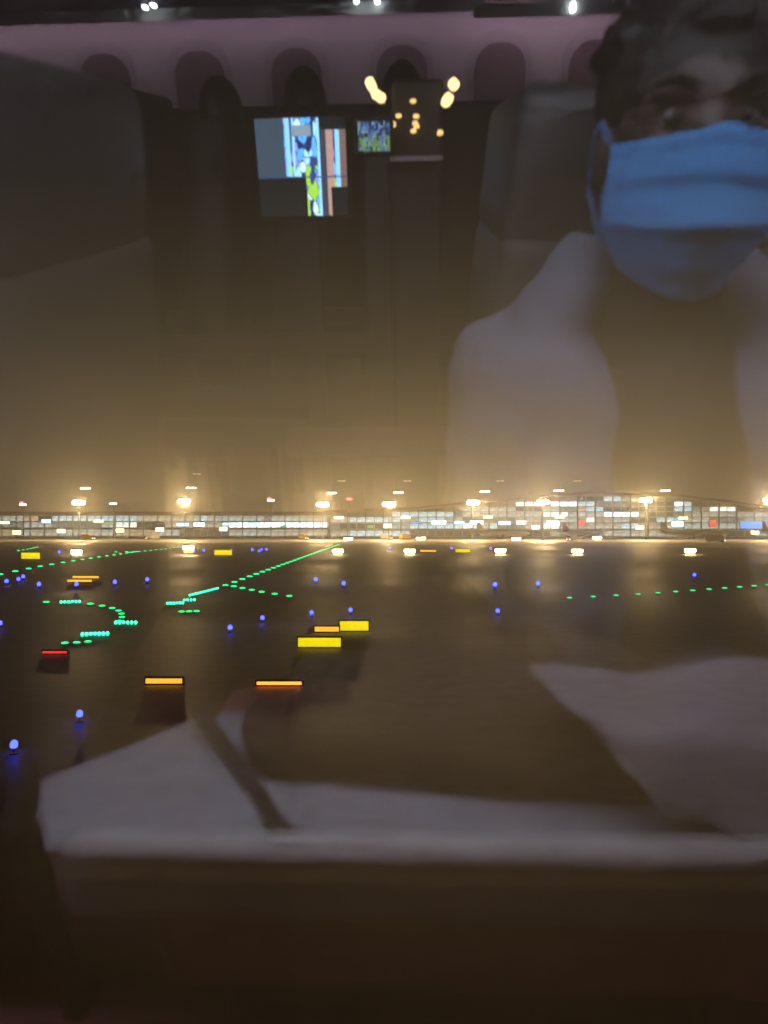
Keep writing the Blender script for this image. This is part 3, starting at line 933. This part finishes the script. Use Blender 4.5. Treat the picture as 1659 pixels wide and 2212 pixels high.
# ------------------------------------------------------------------ screens across the aisle
def screen_material(name, dim_left):
    m = bpy.data.materials.new(name)
    m.use_nodes = True
    t = m.node_tree
    b = t.nodes['Principled BSDF']
    b.inputs['Base Color'].default_value = (.01, .01, .01, 1)
    b.inputs['Roughness'].default_value = .25
    co = t.nodes.new('ShaderNodeTexCoord')
    mp = t.nodes.new('ShaderNodeMapping')
    mp.inputs['Scale'].default_value = (1.0, 1.0, .45)
    t.links.new(co.outputs['Generated'], mp.inputs[0])
    vo = t.nodes.new('ShaderNodeTexVoronoi')
    vo.feature = 'DISTANCE_TO_EDGE'
    vo.inputs['Scale'].default_value = 19
    vc = t.nodes.new('ShaderNodeTexVoronoi')
    vc.inputs['Scale'].default_value = 19
    for q in (vo, vc):
        t.links.new(mp.outputs[0], q.inputs['Vector'])
    r = t.nodes.new('ShaderNodeValToRGB')
    r.color_ramp.interpolation = 'CONSTANT'
    cs = [(0, (.01, .02, .10)), (.25, (.10, .42, 1.0)), (.45, (.35, .75, 1.0)), (.6, (.02, .05, .18)), (.72, (.25, .30, .9)), (.85, (.6, .85, 1.0))]
    r.color_ramp.elements[0].color = cs[0][1] + (1,)
    r.color_ramp.elements[1].position, r.color_ramp.elements[1].color = cs[1][0], cs[1][1] + (1,)
    for p_, c_ in cs[2:]:
        e_ = r.color_ramp.elements.new(p_)
        e_.color = c_ + (1,)
    sp = t.nodes.new('ShaderNodeSeparateColor')
    t.links.new(vc.outputs['Color'], sp.inputs[0])
    t.links.new(sp.outputs[0], r.inputs[0])
    xyz = t.nodes.new('ShaderNodeSeparateXYZ')
    t.links.new(co.outputs['Generated'], xyz.inputs[0])

    def rgb(c):
        n_ = t.nodes.new('ShaderNodeRGB')
        n_.outputs[0].default_value = c + (1,)
        return n_.outputs[0]

    def mixc(f_, a_, b_):
        n_ = t.nodes.new('ShaderNodeMix')
        n_.data_type = 'RGBA'
        t.links.new(f_, n_.inputs[0])
        t.links.new(a_, n_.inputs[6])
        t.links.new(b_, n_.inputs[7])
        return n_.outputs[2]

    def cmp_(op, a_, val):
        n_ = t.nodes.new('ShaderNodeMath')
        n_.operation = op
        t.links.new(a_, n_.inputs[0])
        if isinstance(val, float):
            n_.inputs[1].default_value = val
        else:
            t.links.new(val, n_.inputs[1])
        return n_.outputs[0]
    X, Z = xyz.outputs['X'], xyz.outputs['Z']
    band = lambda a_, lo, hi: cmp_('MULTIPLY', cmp_('GREATER_THAN', a_, lo), cmp_('LESS_THAN', a_, hi))
    col = r.outputs[0]
    edge = cmp_('LESS_THAN', vo.outputs['Distance'], .045)
    col = mixc(edge, col, rgb((.02, .06, .22)))
    green = cmp_('MULTIPLY', cmp_('GREATER_THAN', sp.outputs[1], .55), cmp_('LESS_THAN', Z, .52))
    col = mixc(green, col, rgb((.30, .62, .06)))
    if dim_left:
        for lo, hi, c_ in ((.33, .38, (.25, .62, 1.0)), (.405, .43, (.3, .7, 1.0)), (.68, .71, (.3, .65, 1.0)), (.78, .86, (.40, .25, .22)), (.88, .93, (.25, .6, 1.0)), (.71, .78, (.03, .04, .07)), (.93, 1.01, (.16, .10, .09))):
            col = mixc(band(X, lo, hi), col, rgb(c_))
        col = mixc(cmp_('LESS_THAN', X, .315), col, rgb((.035, .06, .09)))
        col = mixc(cmp_('MULTIPLY', band(X, .40, .62), band(Z, .82, .93)), col, rgb((.20, .28, .36)))
        col = mixc(band(Z, .40, .415), col, rgb((.02, .05, .15)))
        # the page ends in steps: blank (unlit) outside
        st = cmp_('MULTIPLY', cmp_('LESS_THAN', X, .54), cmp_('LESS_THAN', Z, .40))
        col = mixc(st, col, rgb((.004, .006, .008)))
        st = cmp_('MULTIPLY', cmp_('GREATER_THAN', X, .82), cmp_('LESS_THAN', Z, .30))
        col = mixc(st, col, rgb((.004, .006, .008)))
        st = cmp_('MULTIPLY', cmp_('GREATER_THAN', X, .71), cmp_('GREATER_THAN', Z, .88))
        col = mixc(st, col, rgb((.004, .006, .008)))
    t.links.new(col, b.inputs['Emission Color'])
    b.inputs['Emission Strength'].default_value = 7.0 if dim_left else 2.2
    m.cycles.emission_sampling = 'NONE'
    return m


def monitor(u0, v0, u1, v1, b, label, m):
    A, B = cab(u0, v0, b), cab(u1, v1, b)
    c = (A + B) / 2
    w, h = abs(B.x - A.x), abs(A.z - B.z)
    t = thing('seat_monitor', label, 'screen', (c.x, -b - .03, c.z - h / 2), 'cab', group='lit monitors across the aisle')
    part('housing', MB().box((c.x, -b - .02, c.z), (w + .02, .03, h + .02), bev=.008), M_DARK, t)
    part('screen', MB().box((c.x, -b - .002, c.z), (w, .006, h)), m, t)
    part('stalk', MB().box((c.x, -b - .045, (c.z - h / 2 + FZ) / 2), (.06, .03, c.z - h / 2 - FZ + .1)), M_DARK, t)


monitor(548, 256, 752, 464, 2.16, 'large monitor with a blue patterned page mirrored across the aisle', screen_material('screen_blue', True))
monitor(772, 262, 842, 325, 1.98, 'smaller blue and violet monitor right of the large one', screen_material('screen_small', False))

# warm lamps on a dark galley post
M_WARM = glow('warm_lamp', (1.0, 0.72, 0.32), 9.0)
M_WDOT = glow('warm_dot', (1.0, 0.62, 0.22), 6.0)
pa, pb = cab(842, 170, 2.1), cab(955, 340, 2.1)
gp = thing('galley_post', 'dark galley post with warm lamps and small indicator lights', 'galley', ((pa.x + pb.x) / 2, -2.15, FZ), 'cab')
part('post', MB().box(((pa.x + pb.x) / 2, -2.13, (pa.z + FZ) / 2), (pb.x - pa.x, .05, pa.z - FZ), bev=.012), M_SEATD, gp)
part('shelf', MB().box(((pa.x + pb.x) / 2, -2.06, pb.z), (pb.x - pa.x, .10, .012)), M_TRIM, gp)
for (u, v, du, dv, r) in ((801, 181, 9, 6, .018), (817, 206, 5, 10, .022), (980, 181, 8, 9, .015), (966, 215, 9, 13, .014)):
    q0, q1 = cab(u - du, v + dv, 2.06), cab(u + du, v - dv, 2.06)
    part('lamp_tube', MB().tube([q0, q0.lerp(q1, .3), q0.lerp(q1, .7), q1], [r * .6, r, r, r * .7], 12), M_WARM, gp, True)
    qm = (q0 + q1) / 2
    part('lamp_arm', MB().tube([qm, qm + Vector((0, -.04, -.01)), ((pa.x + .01) if u < 900 else (pb.x - .01), -2.13, qm.z - .03)], .005, 8), M_DARK, gp)
for (u, v) in ((861, 249), (892, 217), (899, 250), (897, 265), (900, 272), (838, 266), (836, 270), (953, 284), (951, 287), (893, 282)):
    q = cab(u, v, 2.095)
    q.x = min(max(q.x, pa.x + .006), pb.x - .006)
    part('indicator_light', MB().ell(q, (.009, .014, .006)), M_WDOT, gp)

# ------------------------------------------------------------------ window seat: cushion, rail, belt, blanket
M_CUSH = mat('pale_seat_cover', (0.40, 0.37, 0.42), 0.8, 0.08, 30, bump=.1)
own = thing('window_seat', 'pale grey window seat under the person with a light padded side rail', 'seat', (.1, -.5, FZ), 'cab')
cp_ = [cabz(u, v, -.597) for u, v in ((102, 1838), (80, 1760), (88, 1685), (250, 1625), (432, 1552), (620, 1530), (900, 1500), (1300, 1450), (1720, 1420), (1720, 1866))]
part('cushion', MB().prism([(p_.x, p_.y) for p_ in cp_], -.70, -.597, 'z'), M_CUSH, own)
r0, r1 = cab(112, 1830, .295), cab(1720, 1854, .295)
part('side_rail', MB().tube([r0 + Vector((.012, 0, -.004)), r0 + Vector((.03, 0, 0)), r0.lerp(r1, .5), r1], [.006, .014, .0145, .015], 12), mat('padded_rail', (0.80, 0.72, 0.68), .6, .08, 20), own, True)
part('base_frame', MB().box((.08, -.55, -.80), (.80, .42, .16), bev=.02), M_DADO, own)
part('backrest', MB().box((.60, -.56, -.22), (.13, .48, .86), Matrix.Rotation(.1, 3, 'Y'), bev=.05), M_SEAT, own, True)
for sx_ in (-.25, .40):
    for sy_ in (-.72, -.40):
        part('leg', MB().tube([(sx_, sy_, -.86), (sx_, sy_, FZ)], .02, 8), M_DARK, own)
q = [cab(u, v, b) for u, v, b in ((432, 1552, .50), (475, 1620, .455), (525, 1690, .42), (560, 1740, .39), (590, 1790, .35), (622, 1835, .31))]
M_BELT = mat('belt_webbing', (0.04, 0.03, 0.03), .8, .2, 60)
solo('seat_belt', MB().tube([p_ + Vector((0, 0, .012)) for p_ in q], .011, 8), M_BELT, q[-1], 'cab', 'dark seat belt strap lying across the pale cushion', 'seat belt', smooth=True)

# ------------------------------------------------------------------ the person with the mask
M_SKIN = mat('skin', (0.075, 0.048, 0.042), .55, .12, 12)
M_HAIR = mat('dark_hair', (0.012, 0.006, 0.006), .6, .3, 60, bump=.4)
M_JACK = mat('blue_grey_jacket', (0.17, 0.185, 0.255), .85, .15, 9, bump=.3)
M_SHIRT = mat('dark_shirt', (0.035, 0.028, 0.026), .85, .2, 30)
M_TROU = mat('brown_trousers', (0.075, 0.042, 0.032), .85, .15, 30)
M_MASK = mat('blue_mask', (0.08, 0.38, 0.82), .75, .06, 25)
M_SHOE = mat('shoe', (0.02, 0.02, 0.02), .5, .2, 20)
H = Vector((.262, -.60, .062))
ps = thing('person', 'person in a blue mask and grey jacket mirrored at the right, seated facing the window', 'person', (.28, -.6, -.6), 'cab')


def blob(name, mb, m, vox, label=None, iters=6):
    o = part(name, mb, m, ps, True, label)
    r = o.modifiers.new('remesh', 'REMESH')
    r.mode = 'VOXEL'
    r.voxel_size = vox
    r.use_smooth_shade = True
    s = o.modifiers.new('smooth', 'SMOOTH')
    s.factor = .5
    s.iterations = iters
    return o


bd = MB()
bd.ell(H + Vector((0, -.01, .03)), (.074, .092, .092))            # skull
bd.ell(H + Vector((0, .022, -.045)), (.056, .062, .072))          # jaw
bd.ell(H + Vector((0, .045, -.098)), (.024, .024, .018))          # chin
bd.tube([H + Vector((0, .078, .03)), H + Vector((0, .088, .005)), H + Vector((0, .100, -.018))], [.009, .012, .016], 10)   # nose
for s in (-1, 1):
    bd.ell(H + Vector((s * .031, .070, .048)), (.026, .014, .010))     # brow
    bd.ell(H + Vector((s * .042, .058, -.005)), (.022, .022, .016))    # cheek
    bd.ell(H + Vector((s * .076, -.012, .0)), (.010, .020, .032))      # ear
bd.tube([H + Vector((0, -.02, -.06)), H + Vector((0, -.03, -.16)), H + Vector((0, -.03, -.22))], [.052, .055, .07], 14)
SHL, SHR = Vector((.115, -.625, -.165)), Vector((.425, -.635, -.165))
HIP = Vector((.33, -.58, -.52))
bd.tube([H + Vector((0, -.03, -.20)), (.275, -.63, -.32), (.30, -.61, -.44), HIP], [.10, .12, .12, .13], 16)
bd.tube([SHL, (.275, -.64, -.20), SHR], [.055, .08, .055], 12)
ELL, ELR = Vector((.118, -.65, -.42)), Vector((.47, -.60, -.42))
HDL, HDR = Vector((.16, -.53, -.43)), Vector((.36, -.50, -.43))
for sh, elb, hd in ((SHL, ELL, HDL), (SHR, ELR, HDR)):
    bd.tube([sh, elb], [.048, .04], 12)
    bd.tube([elb, hd], [.04, .027], 12)
    d = (hd - elb).normalized()
    side = d.cross(Vector((0, 0, 1))).normalized()
    bd.ell(hd + d * .045, (.038, .045, .018), Matrix.Rotation(math.atan2(d.y, d.x) - PI / 2, 3, 'Z'))
    for k, ln in enumerate((.062, .072, .068, .052)):
        r_ = hd + d * .075 + side * (-.030 + k * .020)
        bd.tube([r_, r_ + d * ln * .45 + Vector((0, 0, -.004)), r_ + d * ln * .75 + Vector((0, 0, -.018)), r_ + d * ln * .9 + Vector((0, 0, -.034))], [.0095, .009, .008, .007], 8)
    r_ = hd + d * .02 - side * .03
    bd.tube([r_, r_ + d * .03 - side * .022, r_ + d * .058 - side * .024 + Vector((0, 0, -.008))], [.012, .0105, .008], 8)
K1, K2 = Vector((-.15, -.47, -.545)), Vector((-.10, -.66, -.55))
for kn, y_ in ((K1, -.5), (K2, -.64)):
    bd.tube([HIP + Vector((-.02, y_ + .58, -.02)), kn], [.075, .055], 12)
    an = kn + Vector((.04, 0, -.46))
    bd.tube([kn, kn.lerp(an, .35), an], [.055, .05, .035], 12)
    bd.tube([an, an + Vector((-.14, 0, -.06))], [.038, .03], 10)
blob('body', bd, M_SKIN, .006, iters=4)
# eyes
M_EYE = mat('eye_white', (.22, .21, .2), .2, .05, 20)
M_IRIS = mat('iris', (.02, .012, .01), .15, .1, 20)
for s in (-1, 1):
    e = part('eye', MB().ell(H + Vector((s * .031, .066, .028)), (.0125, .010, .0085)), M_EYE, ps, True)
    part('iris', MB().ell(H + Vector((s * .031, .0745, .028)), (.0055, .003, .0055)), M_IRIS, e, True)
    part('eyebrow', MB().tube([H + Vector((s * .014, .086, .052)), H + Vector((s * .032, .085, .060)), H + Vector((s * .052, .072, .054))], [.003, .005, .003], 8), M_HAIR, ps, True)
hr = MB()
hr.ell(H + Vector((0, -.025, .052)), (.084, .098, .088))
for k in range(90):
    a, b_ = random.uniform(0, 2 * PI), random.uniform(.15, 1.35)
    d = Vector((math.cos(a) * math.sin(b_), math.sin(a) * math.sin(b_), math.cos(b_)))
    if d.y > .55 and d.z < .6:
        continue
    r_ = H + Vector((0, -.025, .052)) + Vector((d.x * .084, d.y * .098, d.z * .088))
    hr.ell(r_, (.016, .016, .012))
blob('hair', hr, M_HAIR, .006, iters=2)
# jacket: two open fronts, sleeves, raised collar
jk = MB()
for s, sh in ((-1, SHL), (1, SHR)):
    jk.tube([H + Vector((s * .070, -.045, -.085)), H + Vector((s * .088, -.03, -.13)), sh + Vector((-s * .015, 0, .005))], [.026, .045, .068], 14)
    jk.tube([sh + Vector((-s * .02, .0, .0)), sh.lerp(HIP + Vector((s * .10, .05, 0)), .5) + Vector((-s * .01, .03, 0)), HIP + Vector((s * .115, .02, .03))], [.083, .088, .10], 16)
    jk.ell(sh + Vector((-s * .052, .045, -.10)), (.085, .075, .15))
    jk.ell(sh + Vector((s * .005, .02, -.09)), (.08, .085, .13))
    jk.ell(sh + Vector((-s * .055, .05, -.25)), (.085, .075, .15))
for sh, elb, hd in ((SHL, ELL, HDL), (SHR, ELR, HDR)):
    jk.ell(sh, (.082, .082, .07))
    jk.tube([sh, sh.lerp(elb, .5), elb], [.080, .078, .066], 14)
    jk.ell(elb, (.066, .066, .066))
    jk.tube([elb, elb.lerp(hd, .5), elb.lerp(hd, .92)], [.060, .054, .042], 14)
jk.tube([SHL + Vector((.03, -.05, 0)), (.275, -.70, -.20), SHR + Vector((-.03, -.05, 0))], [.07, .075, .07], 14)
jk.tube([(.275, -.69, -.22), (.30, -.68, -.36), HIP + Vector((0, -.06, 0))], [.11, .12, .13], 16)
J = blob('jacket', jk, M_JACK, .007)
tx = bpy.data.textures.new('folds', 'CLOUDS')
tx.noise_scale = .07
dm = J.modifiers.new('folds', 'DISPLACE')
dm.texture = tx
dm.strength = .022
dm.texture_coords = 'LOCAL'
sh_ = MB()
sh_.tube([H + Vector((0, -.02, -.13)), (.275, -.585, -.24), (.29, -.565, -.36), HIP + Vector((-.01, .05, 0))], [.062, .10, .105, .12], 16)
blob('shirt', sh_, M_SHIRT, .008)
tr_ = MB()
for kn, y_ in ((K1, -.5), (K2, -.64)):
    tr_.tube([HIP + Vector((-.0, y_ + .60, -.025)), (HIP + Vector((0, y_ + .61, -.02))).lerp(kn, .45), kn], [.110, .100, .070], 16)
    an = kn + Vector((.04, 0, -.46))
    tr_.tube([kn, kn.lerp(an, .4), kn.lerp(an, .92)], [.070, .064, .055], 14)
tr_.ell(HIP + Vector((0, 0, -.03)), (.15, .15, .11))
blob('trousers', tr_, M_TROU, .008)
for kn in (K1, K2):
    an = kn + Vector((.04, 0, -.46))
    blob('shoe', MB().ell(an + Vector((-.03, 0, -.07)), (.06, .045, .05)).ell(an + Vector((-.10, 0, -.085)), (.075, .044, .034)), M_SHOE, .006)
# mask: pleated sheet over nose and chin, with ear loops
NX, NZ = 28, 26
vs, fs = [], []
for j in range(NZ + 1):
    tt = j / NZ                                  # 0 top edge, 1 under the chin
    for i in range(NX + 1):
        w = -1 + 2 * i / NX
        hw = .082 - .022 * max(0, tt - .55) / .45
        z = .008 - .128 * tt
        z += .016 * (1 - abs(w)) ** 1.5 * (1 - tt) * .9 - .012 * tt * (1 - w * w) + .030 * tt * w * w * max(0, tt - .5)
        dep = .134 * math.cos(w * 1.18) ** .8 * (1 - .30 * max(0, tt - .55) / .45 - .12 * (1 - tt)) + .002
        ph_ = (tt * 3.4) % 1.0
        pl = .0055 * (ph_ if ph_ < .8 else (1 - ph_) * 4)
        if tt < .04:
            pl = .003
        vs.append(H + Vector((w * hw * (1 + .06 * math.sin(tt * PI)), dep + pl - .012 * tt, z)))
for j in range(NZ):
    for i in range(NX):
        a = j * (NX + 1) + i
        fs.append((a, a + 1, a + NX + 2, a + NX + 1))
mk = part('mask', MB().add(vs, fs), M_MASK, ps, True, 'pale blue pleated face mask')
sd = mk.modifiers.new('thick', 'SOLIDIFY')
sd.thickness = .0016
for s in (-1, 1):
    part('ear_loop', MB().tube([H + Vector((s * .082, .045, .01)), H + Vector((s * .084, .01, .028)), H + Vector((s * .084, -.025, .012)), H + Vector((s * .084, -.022, -.035)), H + Vector((s * .075, .02, -.085))], .0016, 6), M_MASK, mk, True)

# grey blanket pulled over the hip
vs, fs = [], []
A = [cab(u, v, b) for u, v, b in ((1120, 1452, .38), (1400, 1436, .40), (1720, 1430, .40))]
B = [cab(u, v, b) for u, v, b in ((1270, 1585, .34), (1480, 1620, .33), (1720, 1640, .33))]
C = [cab(u, v, b) for u, v, b in ((1440, 1755, .315), (1560, 1800, .31), (1720, 1815, .31))]
N = 12
for i in range(N + 1):
    for j in range(N + 1):
        s, q_ = i / N * 2, j / N * 2

        def q3(L, s_):
            return L[0].lerp(L[1], s_) if s_ < 1 else L[1].lerp(L[2], s_ - 1)
        a, b_, c_ = q3(A, s), q3(B, s), q3(C, s)
        p_ = a.lerp(b_, q_) if q_ < 1 else b_.lerp(c_, q_ - 1)
        p_ = p_ + Vector((0, .0, .010 * math.sin(s * 5 + q_ * 2) + .006 * math.sin(q_ * 9)))
        vs.append(p_)
for i in range(N):
    for j in range(N):
        a = i * (N + 1) + j
        fs.append((a, a + 1, a + N + 2, a + N + 1))
bl = solo('blanket', MB().add(vs, fs), mat('grey_blanket', (0.34, 0.29, 0.31), .9, .1, 20, bump=.2), A[0], 'cab', 'grey blanket folded over the lap of the masked person', 'blanket', smooth=True)
sd = bl.modifiers.new('thick', 'SOLIDIFY')
sd.thickness = .012
sb = bl.modifiers.new('sub', 'SUBSURF')
sb.levels = sb.render_levels = 1

# ------------------------------------------------------------------ night haze
hz = solo('haze', MB().box((0, 1150, 43), (4600, 3300, 88)), None or bpy.data.materials.new('haze'), (0, 0, 0), kind='stuff')
hm = hz.data.materials[0]
hm.use_nodes = True
t = hm.node_tree
t.nodes.remove(t.nodes['Principled BSDF'])
pv = t.nodes.new('ShaderNodeVolumePrincipled')
pv.inputs['Color'].default_value = (0.95, 0.93, 0.9, 1)
pv.inputs['Density'].default_value = 0.0005
pv.inputs['Anisotropy'].default_value = 0.72
t.links.new(pv.outputs[0], t.nodes['Material Output'].inputs['Volume'])
hz.display_type = 'WIRE'
